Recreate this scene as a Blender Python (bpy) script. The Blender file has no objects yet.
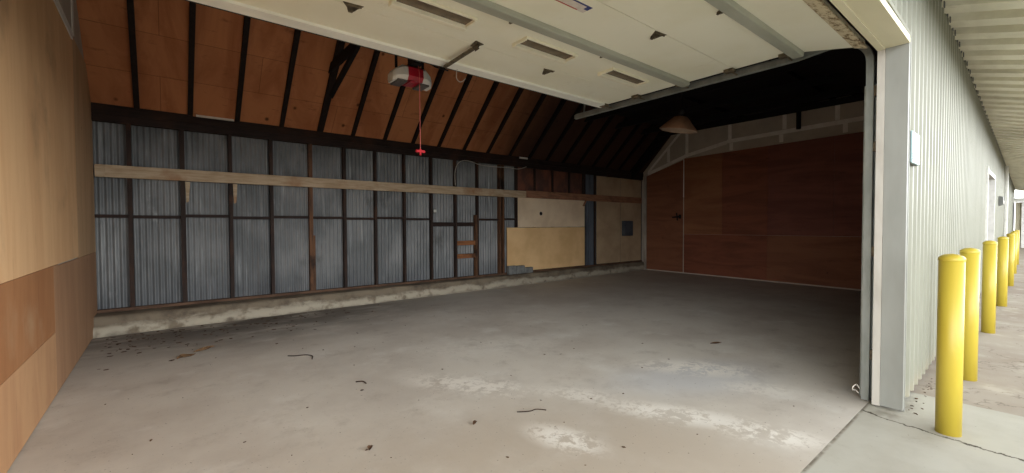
import bpy, bmesh, math, random
from mathutils import Vector, Matrix, noise
R = random.Random(7)
S = bpy.context.scene
COL = S.collection

# ------------------------------------------------------------------ mesh helpers
class MB:
    def __init__(s): s.v, s.f, s.sm = [], [], []
    def add(s, vs, fs, smooth=False):
        b = len(s.v); s.v += [tuple(v) for v in vs]
        s.f += [tuple(b + i for i in f) for f in fs]; s.sm += [smooth] * len(fs)
        return s
    def box(s, x0, x1, y0, y1, z0, z1, bev=0.0):
        x0, x1 = min(x0, x1), max(x0, x1); y0, y1 = min(y0, y1), max(y0, y1); z0, z1 = min(z0, z1), max(z0, z1)
        if bev <= 0:
            vs = [(x, y, z) for z in (z0, z1) for y in (y0, y1) for x in (x0, x1)]
            return s.add(vs, [(0,2,3,1),(4,5,7,6),(0,1,5,4),(2,6,7,3),(0,4,6,2),(1,3,7,5)])
        bm = bmesh.new(); bmesh.ops.create_cube(bm, size=1)
        bmesh.ops.scale(bm, vec=(x1-x0, y1-y0, z1-z0), verts=bm.verts)
        bmesh.ops.translate(bm, vec=((x0+x1)/2, (y0+y1)/2, (z0+z1)/2), verts=bm.verts)
        bmesh.ops.bevel(bm, geom=bm.edges[:], offset=bev, segments=2, affect='EDGES', profile=.5)
        s.bm(bm); return s
    def bm(s, bm, smooth=False):
        bm.verts.index_update()
        s.add([v.co[:] for v in bm.verts], [[v.index for v in f.verts] for f in bm.faces], smooth); bm.free(); return s
    def bar(s, p, q, w, h, up=(0,0,1)):
        """rectangular bar from p to q, w across, h along 'up'."""
        p, q, up = Vector(p), Vector(q), Vector(up)
        d = (q-p).normalized(); a = d.cross(up)
        a = a.normalized() if a.length > 1e-6 else Vector((1,0,0)); u = a.cross(d).normalized()
        vs = [e + a*sx*w/2 + u*sz*h/2 for e in (p, q) for sx, sz in ((-1,-1),(1,-1),(1,1),(-1,1))]
        return s.add(vs, [(0,1,2,3),(7,6,5,4),(0,4,5,1),(1,5,6,2),(2,6,7,3),(3,7,4,0)])
    def tube(s, pts, r, n=10, cap=True):
        pts = [Vector(p) for p in pts]; rings = []; a = None
        rs = r if isinstance(r, (list, tuple)) else [r]*len(pts)
        for i, p in enumerate(pts):
            t = (pts[min(i+1, len(pts)-1)] - pts[max(i-1, 0)]).normalized()
            if a is None:
                a = t.cross(Vector((0,0,1)))
                if a.length < 1e-4: a = Vector((1,0,0))
            a = (a - t*a.dot(t)).normalized(); b = t.cross(a)
            rings.append([p + (a*math.cos(k*2*math.pi/n) + b*math.sin(k*2*math.pi/n))*rs[i] for k in range(n)])
        vs = [v for rg in rings for v in rg]
        fs = [(i*n+k, i*n+(k+1)%n, (i+1)*n+(k+1)%n, (i+1)*n+k) for i in range(len(pts)-1) for k in range(n)]
        s.add(vs, fs, True)
        if cap:
            s.add(rings[0], [tuple(range(n))[::-1]]); s.add(rings[-1], [tuple(range(n))])
        return s
    def lathe(s, prof, o=(0,0,0), n=32, tilt=None):
        o = Vector(o); vs = []
        for r, z in prof:
            for k in range(n):
                v = Vector((r*math.cos(2*math.pi*k/n), r*math.sin(2*math.pi*k/n), z))
                if tilt: v = tilt @ v
                vs.append(o + v)
        fs = [(i*n+k, i*n+(k+1)%n, (i+1)*n+(k+1)%n, (i+1)*n+k) for i in range(len(prof)-1) for k in range(n)]
        return s.add(vs, fs, True)
    def prism(s, poly, ext):
        """planar polygon (3-D points) extruded by vector ext."""
        n = len(poly); e = Vector(ext)
        vs = [Vector(p) for p in poly] + [Vector(p)+e for p in poly]
        return s.add(vs, [tuple(range(n))[::-1], tuple(range(n, 2*n))] + [(i, (i+1)%n, n+(i+1)%n, n+i) for i in range(n)])
    def obj(s, name, mat, parent=None, loc=None):
        base = Vector((0,0,0))
        p = parent
        while p is not None: base += p.location; p = p.parent
        if loc is not None: base = base + Vector(loc)
        me = bpy.data.meshes.new(name)
        me.from_pydata([tuple(Vector(v)-base) for v in s.v], [], s.f)
        bm = bmesh.new(); bm.from_mesh(me); bmesh.ops.recalc_face_normals(bm, faces=bm.faces); bm.to_mesh(me); bm.free()
        me.polygons.foreach_set('use_smooth', s.sm if len(s.sm) == len(me.polygons) else [False]*len(me.polygons))
        if mat: me.materials.append(mat)
        o = bpy.data.objects.new(name, me); COL.objects.link(o)
        if loc is not None: o.location = loc
        if parent is not None: o.parent = parent
        return o

def tag(o, label, cat, group=None, kind=None):
    o['label'] = label; o['category'] = cat
    if group: o['group'] = group
    if kind: o['kind'] = kind
    return o
def thing(name, label, cat, loc=(0,0,0), group=None, kind=None):
    o = bpy.data.objects.new(name, None); COL.objects.link(o); o.location = loc
    o.empty_display_size = .1
    return tag(o, label, cat, group, kind)
def dup(root, loc):
    r = root.copy(); COL.objects.link(r); r.location = loc
    for ch in list(root.children):
        c = ch.copy(); COL.objects.link(c); c.parent = r
        for g in list(ch.children):
            d = g.copy(); COL.objects.link(d); d.parent = c
    return r

# ------------------------------------------------------------------ material helpers
def lin(c):
    return tuple(((x/255)/12.92 if x <= 10 else (((x/255)+.055)/1.055)**2.4) for x in c) + (1,)
class M:
    def __init__(s, name, rough=.8, metal=0, spec=.3):
        s.m = bpy.data.materials.new(name); s.m.use_nodes = True
        s.t = s.m.node_tree; s.n = s.t.nodes; s.b = s.n['Principled BSDF']
        s.b.inputs['Roughness'].default_value = rough; s.b.inputs['Metallic'].default_value = metal
        s.b.inputs['Specular IOR Level'].default_value = spec
        s.tc = s.n.new('ShaderNodeTexCoord'); s.col = None
    def link(s, a, b): s.t.links.new(a, b)
    def coord(s, scale=(1,1,1), loc=(0,0,0), rot=(0,0,0)):
        mp = s.n.new('ShaderNodeMapping'); mp.inputs['Scale'].default_value = scale
        mp.inputs['Location'].default_value = loc; mp.inputs['Rotation'].default_value = rot
        s.link(s.tc.outputs['Object'], mp.inputs['Vector']); return mp.outputs['Vector']
    def noise(s, scale=5, stretch=(1,1,1), detail=4, rough=.6, loc=(0,0,0), dist=0):
        nn = s.n.new('ShaderNodeTexNoise'); nn.inputs['Scale'].default_value = scale
        nn.inputs['Detail'].default_value = detail; nn.inputs['Roughness'].default_value = rough
        nn.inputs['Distortion'].default_value = dist
        s.link(s.coord(stretch, loc), nn.inputs['Vector']); return nn.outputs['Fac']
    def ramp(s, fac, lo, hi, a=0., b=1.):
        r = s.n.new('ShaderNodeMapRange'); r.interpolation_type = 'SMOOTHSTEP'
        r.inputs['From Min'].default_value = lo; r.inputs['From Max'].default_value = hi
        r.inputs['To Min'].default_value = a; r.inputs['To Max'].default_value = b
        s.link(fac, r.inputs['Value']); return r.outputs['Result']
    def math(s, op, a, b=None):
        q = s.n.new('ShaderNodeMath'); q.operation = op
        for i, x in enumerate((a, b)):
            if x is None: continue
            if isinstance(x, (int, float)): q.inputs[i].default_value = x
            else: s.link(x, q.inputs[i])
        return q.outputs[0]
    def base(s, c): s.col = lin(c); return s
    def mix(s, c, fac, mode='MIX'):
        q = s.n.new('ShaderNodeMix'); q.data_type = 'RGBA'; q.blend_type = mode
        if isinstance(fac, (int, float)): q.inputs['Factor'].default_value = fac
        else: s.link(fac, q.inputs['Factor'])
        if isinstance(s.col, tuple): q.inputs['A'].default_value = s.col
        else: s.link(s.col, q.inputs['A'])
        if isinstance(c, tuple): q.inputs['B'].default_value = lin(c) if len(c) == 3 else c
        else: s.link(c, q.inputs['B'])
        s.col = q.outputs['Result']; return s
    def bump(s, h, strength=.2, dist=.01):
        b = s.n.new('ShaderNodeBump'); b.inputs['Strength'].default_value = strength; b.inputs['Distance'].default_value = dist
        s.link(h, b.inputs['Height']); s.link(b.outputs['Normal'], s.b.inputs['Normal']); return s
    def done(s):
        if isinstance(s.col, tuple): s.b.inputs['Base Color'].default_value = s.col
        else: s.link(s.col, s.b.inputs['Base Color'])
        return s.m
    def xyz(s):
        q = s.n.new('ShaderNodeSeparateXYZ'); s.link(s.tc.outputs['Object'], q.inputs[0]); return q.outputs
    def spot(s, cx, cy, rx, ry, rot=0, soft=.5):
        """soft ellipse mask in object XY."""
        mp = s.n.new('ShaderNodeMapping'); mp.vector_type = 'TEXTURE'
        mp.inputs['Location'].default_value = (cx, cy, 0); mp.inputs['Rotation'].default_value = (0,0,rot)
        mp.inputs['Scale'].default_value = (rx, ry, 1)
        s.link(s.tc.outputs['Object'], mp.inputs['Vector'])
        fl = s.n.new('ShaderNodeVectorMath'); fl.operation = 'MULTIPLY'; fl.inputs[1].default_value = (1,1,0)
        s.link(mp.outputs['Vector'], fl.inputs[0])
        ln = s.n.new('ShaderNodeVectorMath'); ln.operation = 'LENGTH'; s.link(fl.outputs[0], ln.inputs[0])
        return s.ramp(ln.outputs['Value'], 1.0, 1-soft)
    def brick(s, w, h, mortar=.004, rot=(0,0,0), off=.5, loc=(0,0,0)):
        b = s.n.new('ShaderNodeTexBrick'); b.offset = off
        b.inputs['Color1'].default_value = (0,0,0,1); b.inputs['Color2'].default_value = (1,1,1,1); b.inputs['Mortar'].default_value = (.5,.5,.5,1)
        b.inputs['Scale'].default_value = 1; b.inputs['Mortar Size'].default_value = mortar; b.inputs['Mortar Smooth'].default_value = .2
        b.inputs['Brick Width'].default_value = w; b.inputs['Row Height'].default_value = h
        s.link(s.coord((1,1,1), loc, rot), b.inputs['Vector']); return b.outputs['Color'], b.outputs['Fac']

def simple(name, c, c2=None, scale=6, stretch=(1,1,1), rough=.75, metal=0, spec=.3, lo=.35, hi=.7, bump=0):
    m = M(name, rough, metal, spec).base(c)
    f = m.noise(scale, stretch)
    if c2: m.mix(c2, m.ramp(f, lo, hi))
    if bump: m.bump(f, bump)
    return m.done()
def wood(name, c, c2, axis='z', grime=None, rough=.75):
    st = {'x': (.12,1,1), 'y': (1,.12,1), 'z': (1,1,.12)}[axis]
    m = M(name, rough, 0, .25).base(c)
    m.mix(c2, m.ramp(m.noise(22, st, 5, .65), .35, .7))
    if grime: m.mix(grime, m.ramp(m.noise(2.2, loc=(3,1,2)), .5, .75))
    m.bump(m.noise(40, st), .15)
    return m.done()

def plywood(name, c, c2, dark, knots=True, grain='z', stain=None, sm=(.5,.75)):
    st = {'x': (.15,1,1), 'y': (1,.15,1), 'z': (1,1,.15)}[grain]
    m = M(name, .72, 0, .3).base(c)
    m.mix(c2, m.ramp(m.noise(3.0, st, 5, .6, dist=1.2), .35, .68))
    m.mix(dark, m.math('MULTIPLY', m.ramp(m.noise(14, st, 4, .7), .56, .8), .55))
    if knots:
        v = m.n.new('ShaderNodeTexVoronoi'); v.inputs['Scale'].default_value = 2.6
        m.link(m.coord((0,1,.75), (3,0,0)), v.inputs['Vector']); v.inputs['Randomness'].default_value = 1
        m.mix(dark, m.math('MULTIPLY', m.ramp(v.outputs['Distance'], .075, .02), .8))
    if stain: m.mix(stain, m.math('MULTIPLY', m.ramp(m.noise(.9, loc=(4,2,9), detail=5), *sm), .75))
    m.bump(m.noise(30, st), .1)
    return m.done()

MAT = {}
# concrete ----------------------------------------------------------
m = M('interior_concrete', .62, 0, .35).base((212,207,196))
m.mix((198,191,180), m.ramp(m.noise(.9, detail=6), .38, .66))
m.mix((220,217,208), m.ramp(m.noise(1.7, detail=6, loc=(5,5,0)), .52, .75))
m.mix((160,150,138), m.math('MULTIPLY', m.ramp(m.noise(2.6, detail=8, rough=.7, loc=(1,7,0)), .52, .76), .5))
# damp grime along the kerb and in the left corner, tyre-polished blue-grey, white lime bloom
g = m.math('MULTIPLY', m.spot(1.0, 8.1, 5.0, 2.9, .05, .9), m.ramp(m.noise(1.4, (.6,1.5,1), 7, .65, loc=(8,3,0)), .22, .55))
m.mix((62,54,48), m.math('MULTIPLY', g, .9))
m.mix((180,174,166), m.math('MULTIPLY', m.spot(9, 6.5, 6, 3.0, 0, .9), .4))
m.mix((200,204,208), m.math('MULTIPLY', m.spot(3.9, 2.1, 1.3, .65, -.35, .8), .55))
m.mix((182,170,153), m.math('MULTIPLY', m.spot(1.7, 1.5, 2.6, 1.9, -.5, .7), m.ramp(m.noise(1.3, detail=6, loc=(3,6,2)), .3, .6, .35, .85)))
fine = m.noise(13, detail=8, rough=.75, loc=(2,2,0), dist=.6)
lump = m.noise(2.4, detail=3, loc=(9,4,0))
def bloom(cx, cy, rx, ry, rot, amt):
    k = m.math('ADD', m.math('MULTIPLY', fine, .6), m.math('MULTIPLY', lump, .4))
    k = m.math('MULTIPLY', m.ramp(k, .455, .53), m.spot(cx, cy, rx, ry, rot, .8))
    m.mix((236,232,222), m.math('MULTIPLY', k, amt))
bloom(3.05, 1.75, .85, .24, -1.05, .95)
bloom(3.25, 1.15, .45, .22, -1.0, .95)
bloom(2.75, 2.5, .45, .22, -1.0, .7)
bloom(4.2, 2.2, .9, .35, -.9, .95)
bloom(4.1, 1.55, .5, .25, -.9, .55)
bloom(2.1, 2.05, .42, .22, -1.3, .9)
bloom(2.15, 3.3, .9, .32, -.95, .9)
bloom(3.0, 4.2, 1.4, .6, -.4, .35)
m.mix((84,74,66), m.math('MULTIPLY', m.ramp(m.noise(42, detail=2, loc=(3,8,1)), .685, .74), .7))
crk = m.noise(1.1, detail=7, rough=.6, loc=(11,3,0))
m.mix((100,93,86), m.math('MULTIPLY', m.ramp(m.math('ABSOLUTE', m.math('SUBTRACT', crk, .47)), .003, .0), .10))
m.bump(m.noise(25, detail=6), .12)
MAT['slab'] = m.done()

m = M('apron_concrete', .8, 0, .25).base((182,180,168))
m.mix((172,168,155), m.ramp(m.noise(1.6, detail=6), .4, .68))
m.mix((150,143,130), m.math('MULTIPLY', m.ramp(m.noise(3.2, detail=7, rough=.7, loc=(4,1,0)), .56, .8), .6))
m.mix((120,112,98), m.math('MULTIPLY', m.spot(4.6, .72, .7, .16, 0, .9), m.ramp(m.noise(6, detail=5), .4, .65)))
m.mix((120,112,98), m.math('MULTIPLY', m.spot(3.0, .875, 3.2, .035, 0, .6), m.ramp(m.noise(5, detail=5, loc=(2,2,0)), .35, .6)))
X, Y, Z = m.xyz()
wob = m.math('MULTIPLY', m.math('SUBTRACT', m.noise(2.6, detail=6, rough=.7), .5), .26)
cr = m.math('ABSOLUTE', m.math('SUBTRACT', m.math('ADD', X, wob), m.math('ADD', 4.05, m.math('MULTIPLY', Y, .2))))
m.mix((74,68,56), m.math('MULTIPLY', m.ramp(cr, .014, .004), m.ramp(m.noise(2.5, loc=(0,3,1)), .42, .52)))
m.mix((95,88,76), m.math('MULTIPLY', m.ramp(m.noise(30, detail=2, loc=(3,8,1)), .70, .78), .7))
m.bump(m.noise(30, detail=6), .12); MAT['apron'] = m.done()

m = M('old_yard_concrete', .85, 0, .2).base((166,157,144))
m.mix((150,138,124), m.ramp(m.noise(.8, detail=6), .4, .68))
m.mix((186,178,164), m.math('MULTIPLY', m.ramp(m.noise(2.4, detail=6, loc=(4,4,0)), .5, .7), .8))
m.mix((104,94,82), m.math('MULTIPLY', m.ramp(m.noise(22, detail=3, loc=(3,8,1)), .66, .74), .7))
cr = m.noise(.7, detail=6, loc=(2,9,0))
m.mix((110,100,88), m.math('MULTIPLY', m.ramp(m.math('ABSOLUTE', m.math('SUBTRACT', cr, .5)), .006, .0), .6))
m.bump(m.noise(25, detail=6), .15); MAT['yard'] = m.done()

m = M('kerb_concrete', .85, 0, .2).base((126,115,98))
m.mix((96,86,74), m.ramp(m.noise(3, detail=7, rough=.7), .42, .68))
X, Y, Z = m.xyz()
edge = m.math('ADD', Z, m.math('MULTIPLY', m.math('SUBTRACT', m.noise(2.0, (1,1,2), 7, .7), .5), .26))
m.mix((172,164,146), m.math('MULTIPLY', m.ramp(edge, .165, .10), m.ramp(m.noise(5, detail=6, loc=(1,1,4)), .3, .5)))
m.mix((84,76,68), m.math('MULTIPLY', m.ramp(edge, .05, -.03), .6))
m.bump(m.noise(16, detail=7), .5, .02); MAT['kerb'] = m.done()

# timber ------------------------------------------------------------
MAT['stud'] = wood('dark_stud_wood', (60,47,41), (40,32,29), 'z', (80,55,42))
MAT['stud_h'] = wood('dark_plate_wood', (54,42,38), (36,29,27), 'x', (66,46,37))
MAT['redstud'] = wood('red_brown_wood', (116,82,58), (72,52,40), 'z', (46,36,31))
MAT['redblock'] = wood('orange_blocking_wood', (156,104,68), (112,74,50), 'x', (76,54,42))
MAT['sill'] = wood('sill_wood', (110,84,66), (74,54,42), 'x', (60,46,38))
MAT['rafter'] = wood('blackened_rafter_wood', (42,32,28), (28,22,20), 'y')
MAT['truss'] = wood('black_truss_wood', (24,22,22), (15,14,15), 'y')
MAT['rail'] = wood('weathered_rail_wood', (196,176,148), (170,146,116), 'x', (160,122,90))
MAT['rail_end'] = wood('red_brown_rail', (168,122,92), (130,92,72), 'x', (104,76,62))  # redder and darker tone for the right part of the rail

m = M('roof_sheathing', .75, 0, .2).base((204,138,94))
m.mix((176,112,74), m.ramp(m.noise(2.2, (1,.3,.3), 5, .6, dist=.8), .38, .66))
m.mix((208,148,104), m.math('MULTIPLY', m.ramp(m.noise(5, (.5,1,1), 5, .65, loc=(3,3,1)), .58, .75), .5))
m.mix((110,64,44), m.math('MULTIPLY', m.ramp(m.noise(9, (.35,1,1), 4, .65, loc=(1,5,2)), .58, .78), .6))
c_, f_ = m.brick(2.44, .61, .004, (math.radians(45), 0, 0), .5)
m.mix((150,92,62), m.math('MULTIPLY', c_, .18))
m.mix((74,44,32), m.math('MULTIPLY', f_, .55))
v = m.n.new('ShaderNodeTexVoronoi'); v.inputs['Scale'].default_value = 2.4
m.link(m.coord((1,1.2,0)), v.inputs['Vector'])
m.mix((54,28,20), m.math('MULTIPLY', m.ramp(v.outputs['Distance'], .10, .03), .8))
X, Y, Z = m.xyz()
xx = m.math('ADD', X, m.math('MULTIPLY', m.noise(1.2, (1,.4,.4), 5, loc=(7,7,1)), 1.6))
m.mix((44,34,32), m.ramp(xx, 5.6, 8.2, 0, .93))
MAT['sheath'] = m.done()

MAT['ply_up'] = plywood('tan_plywood', (236, 194, 146), (226, 180, 132), (196, 146, 102), stain=(160,122,92))
MAT['ply_far'] = plywood('greyed_plywood', (208, 172, 132), (194, 158, 120), (160, 126, 94))
MAT['ply_mid'] = plywood('red_tan_plywood', (180, 128, 86), (168, 116, 76), (140, 94, 62), stain=(190,156,120), sm=(.5,.7))
MAT['ply_low'] = plywood('pale_tan_plywood', (204, 160, 118), (194, 148, 108), (168, 124, 90), stain=(184,142,106))
MAT['ply_dim'] = plywood('brown_plywood', (182, 142, 108), (170, 130, 98), (140, 104, 78))
MAT['red_a'] = plywood('dark_red_plywood', (144, 96, 70), (128, 82, 60), (92, 54, 42), grain='y')
MAT['red_b'] = plywood('dark_brown_plywood', (142, 86, 64), (120, 72, 54), (84, 50, 40), grain='y')
MAT['red_c'] = plywood('rust_plywood', (156, 106, 74), (136, 88, 62), (96, 60, 46), grain='y')
MAT['red_d'] = plywood('maroon_plywood', (134, 84, 70), (116, 70, 60), (84, 52, 44), grain='y')
MAT['yellow'] = simple('yellow_fibreboard', (242,204,150), (226,186,132), 1.6, rough=.8)
MAT['cream'] = simple('cream_fibreboard', (238,216,184), (222,198,166), 1.8, rough=.8)
MAT['beige'] = simple('beige_fibreboard', (190,166,134), (172,148,118), 1.6, rough=.8)
MAT['kraft'] = simple('kraft_paper_facing', (128,82,64), (92,66,58), 3.5, (1,1,.6), rough=.7, lo=.4, hi=.62)
m = M('drywall_board', .85, 0, .2).base((196,186,172)); m.mix((182,172,158), m.ramp(m.noise(1.5), .4, .65))
MAT['drywall'] = m.done()
MAT['tape'] = simple('joint_compound', (240,236,228), (228,222,212), 5, rough=.85)
MAT['cornerpost'] = simple('white_corner_strip', (186,180,168), (150,142,130), 5, (1,1,.3), rough=.8)

# metals ------------------------------------------------------------
m = M('galvanised_sheet', .55, .25, .4).base((140,142,142))
m.mix((112,115,116), m.ramp(m.noise(1.3, (1,1,.6), 5), .36, .64))
m.mix((184,188,188), m.math('MULTIPLY', m.ramp(m.noise(11, (1,1,.06), 4, .65, loc=(2,0,3)), .56, .76), .65))
m.mix((206,208,206), m.math('MULTIPLY', m.ramp(m.noise(3.4, (1,1,.35), 7, .7, loc=(2,9,5)), .62, .78), .5))
m.mix((70,70,68), m.math('MULTIPLY', m.ramp(m.noise(2.1, (1,1,.5), 7, .65, loc=(6,1,3)), .54, .72), .65))
m.mix((98,76,60), m.math('MULTIPLY', m.ramp(m.noise(16, (1,1,.05), 4, .6, loc=(1,6,0)), .64, .8), .5))
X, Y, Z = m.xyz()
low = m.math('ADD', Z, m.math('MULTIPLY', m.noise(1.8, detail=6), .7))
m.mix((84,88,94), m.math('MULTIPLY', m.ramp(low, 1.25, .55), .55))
MAT['galv'] = m.done()
m = M('blued_sheet', .55, .25, .4).base((104,112,122)); m.mix((78,84,92), m.ramp(m.noise(3, (1,1,.2)), .4, .65)); MAT['galv2'] = m.done()
MAT['track'] = simple('galvanised_track', (144,148,142), (122,126,120), 7, (1,1,.3), rough=.45, metal=.3)
MAT['bracket'] = simple('tarnished_bracket', (118,108,88), (82,74,60), 20, rough=.55, metal=.4)
MAT['strut'] = simple('strut_steel', (172,174,160), (156,158,144), 5, (.3,1,1), rough=.5)
m = M('door_panel_paint', .5, 0, .4).base((242,241,222)); m.mix((237,235,212), m.ramp(m.noise(1.1, detail=5), .4, .68))
m.mix((170,156,124), m.math('MULTIPLY', m.ramp(m.noise(6, (1,.4,1), 6, .7, loc=(3,1,0)), .6, .8), .4))
MAT['panel'] = m.done()
m = M('dirty_panel_edge', .8, 0, .2).base((206,194,164)); m.mix((112,90,60), m.ramp(m.noise(18, (.6,1,1), 7, .75), .47, .62)); MAT['rusty'] = m.done()
MAT['retainer'] = simple('white_bottom_retainer', (246,248,240), (234,236,226), 4, (.3,1,1), rough=.5)
MAT['rubber'] = simple('black_rubber', (38,36,34), rough=.8)
MAT['litframe'] = simple('window_surround_cream', (242,238,216), (232,228,204), 8, rough=.5)
MAT['litglass'] = simple('clouded_window_pane', (112,98,80), (92,80,64), 9, rough=.25, spec=.5)
MAT['cladding'] = None
m = M('cream_wall_cladding', .5, 0, .4).base((130,131,117)); m.mix((122,123,109), m.ramp(m.noise(1.2, (1,1,.4), 5), .4, .66))
m.mix((116,114,102), m.math('MULTIPLY', m.ramp(m.noise(8, (1,1,.08), 5, .7, loc=(2,2,0)), .6, .8), .4))
X, Y, Z = m.xyz()
m.mix((140,132,112), m.math('MULTIPLY', m.ramp(m.math('ADD', Z, m.math('MULTIPLY', m.noise(5), .3)), .35, .12), .7))
MAT['cladding'] = m.done()
m = M('eave_soffit_metal', .5, 0, .4).base((238,234,214)); m.mix((218,213,192), m.ramp(m.noise(2, (.4,1,1), 5), .4, .66))
m.mix((170,162,138), m.math('MULTIPLY', m.ramp(m.noise(5, (1,.4,1), 6, .7, loc=(1,1,6)), .56, .76), .5)); MAT['soffit'] = m.done()
MAT['eave_sheet'] = simple('shaded_eave_sheet', (206,202,178), (172,168,144), 4, (1,.4,1), rough=.6)  # darker than the battens, recess shade put into the colour
MAT['jamb'] = simple('grey_jamb_flashing', (142,143,136), (130,131,124), 3, (1,1,.3), rough=.5, spec=.4)
MAT['headtrim'] = simple('cream_header_flashing', (226,220,188), (214,208,176), 3, (.3,1,1), rough=.5, spec=.4)
MAT['weather'] = simple('white_weather_strip', (184,180,170), (166,160,150), 6, (1,1,.3), rough=.6)
MAT['blackpaint'] = simple('black_iron', (26,25,26), (16,16,17), 8, rough=.6)
m = M('yellow_sleeve', .42, 0, .45).base((184,164,58)); m.mix((177,155,50), m.ramp(m.noise(2.5, (1,1,.3)), .4, .65))
m.mix((196,160,52), m.math('MULTIPLY', m.ramp(m.noise(20, detail=6, rough=.7), .64, .8), .4)); MAT['yellowpost'] = m.done()
MAT['white_plastic'] = simple('white_plastic', (214,212,204), (198,196,188), 6, rough=.4, spec=.4)
MAT['red_plastic'] = simple('red_plastic', (170,26,44), (146,20,36), 6, rough=.35, spec=.5)
MAT['grey_lens'] = simple('smoked_lens', (84,78,72), (66,60,56), 9, rough=.3)
MAT['pink_cord'] = simple('faded_red_cord', (206,112,104), (190,96,92), 30, rough=.7)
MAT['red_cord'] = simple('red_cord', (206,52,60), (184,40,50), 30, rough=.7)
MAT['white_cable'] = simple('white_cable', (196,190,178), (170,164,152), 20, rough=.6)
MAT['box_blue'] = simple('pale_blue_plastic', (150,176,178), (144,168,170), 6, rough=.45, spec=.4)
MAT['box_side'] = simple('grey_plastic', (110,112,108), (94,96,92), 8, rough=.5)
MAT['elec'] = simple('grey_steel_box', (86,92,100), (70,76,84), 4, rough=.5, metal=.2)
MAT['shade'] = simple('tan_enamel', (166,128,100), (144,110,86), 5, rough=.5)
MAT['shade_in'] = simple('worn_enamel', (170,150,130), (150,132,114), 5, rough=.5)
MAT['block'] = simple('grey_block', (128,130,128), (104,106,104), 9, rough=.9, bump=.3)
MAT['leaf'] = simple('dry_leaf', (96,70,48), (60,44,34), 20, rough=.9)
MAT['leaf_pale'] = simple('pale_dry_leaf', (140,110,78), (86,64,46), 24, rough=.9)
MAT['twig'] = simple('dark_twig', (70,54,42), (46,36,30), 20, rough=.9)
MAT['white_trim'] = simple('white_door_frame', (214,214,208), (196,196,190), 5, rough=.5)
MAT['outer_panel'] = simple('pale_roller_door', (190,190,180), (178,178,168), 3, rough=.5)
MAT['outer_wall'] = simple('beige_far_cladding', (170,164,142), (156,150,128), 3, (1,1,.3), rough=.6)
MAT['stick_w'] = simple('white_sticker', (222,214,204), (206,198,188), 12, rough=.5)
MAT['stick_b'] = simple('blue_print', (52,64,122), rough=.5)
MAT['stick_r'] = simple('red_print', (178,74,58), rough=.5)

# ------------------------------------------------------------------ dimensions
XL = -.75                       # left wall face
YB = 8.33                       # face of the back wall studs
def xr(y): return 12.315 - (8.217-y)*(.445/5.782)      # right wall face (slightly skew)
def yw(x): return .68 + .012*(x-4.4)                    # outer face of front wall
PT = 3.175                      # top of the wall plate
def sheath(y): return PT + (YB - y)                     # underside of the steep roof boards
YK, ZK = 6.2, PT + (YB-6.2)     # knee where the roof turns shallow
OX0, OX1, OZ = -.62, 4.40, 2.83   # door opening
EZ = 3.75                       # soffit height at the wall
SL = .285                       # slope of the front roof
def front(y): return EZ + SL*(y-.68)      # underside of the front roof slope
yk0 = (PT+YB-EZ+SL*.68)/(1+SL)
STUDS = [-.372,.239,.861,1.453,2.079,2.681,3.284,3.901,4.528,5.135,5.736,6.385]

# ------------------------------------------------------------------ ground
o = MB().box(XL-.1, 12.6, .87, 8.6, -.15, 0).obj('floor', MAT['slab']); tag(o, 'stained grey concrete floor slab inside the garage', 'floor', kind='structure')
o = MB().box(-9, 5.02, -9, .868, -.15, 0).obj('floor_apron', MAT['apron']); tag(o, 'paler cracked concrete slab outside the door under the first bollard', 'ground', kind='structure')
o = MB().box(-60, 110, -60, 30, -.3, -.158).add([(-60,-60,-.02),(110,-60,-.02),(110,-9.02,-.02),(-60,-9.02,-.02)], [(0,1,2,3)]) \
    .add([(5.04,-9.02,-.02),(110,-9.02,-.02),(110,2.5,-.02),(5.04,2.5,-.02)], [(0,1,2,3)]) \
    .add([(-60,-9.02,-.02),(-9.02,-9.02,-.02),(-9.02,30,-.02),(-60,30,-.02)], [(0,1,2,3)]).obj('floor_yard', MAT['yard'])
tag(o, 'brownish old concrete yard beyond the pale slab along the outer wall', 'ground', kind='structure')

# kerb: a rough concrete stem wall under the back wall
def kfront(x): return 7.85 + (x-XL)*.0285
mb = MB(); nx, prof = 260, [(0,0),(0,.06),(.01,.11),(.05,.135),(.075,.16),(.085,.21),(.10,.245),(.16,.255),(9,.255)]
x0, x1 = XL-.02, 12.36
vs = []
for i in range(nx+1):
    x = x0 + (x1-x0)*i/nx
    for k, (dy, z) in enumerate(prof):
        y = kfront(x)+dy*(YB-.03-kfront(x))/.45 if dy < 1 else 8.46
        if k < 8:
            y += .05*(noise.noise((x*1.6, z*6, 3.1))) + .02*noise.noise((x*7, z*14, 1.2)); 
        zz = z + (.018*noise.noise((x*2.1, k*.7, 8)) if 1 < k < 8 else 0)
        vs.append((x, y, max(0, zz)))
n = len(prof)
mb.add(vs, [(i*n+k, (i+1)*n+k, (i+1)*n+k+1, i*n+k+1) for i in range(nx) for k in range(n-1)], True)
o = mb.obj('trim_1', MAT['kerb']); tag(o, 'rough whitewashed concrete kerb along the foot of the back wall', 'kerb', kind='structure')

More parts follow.
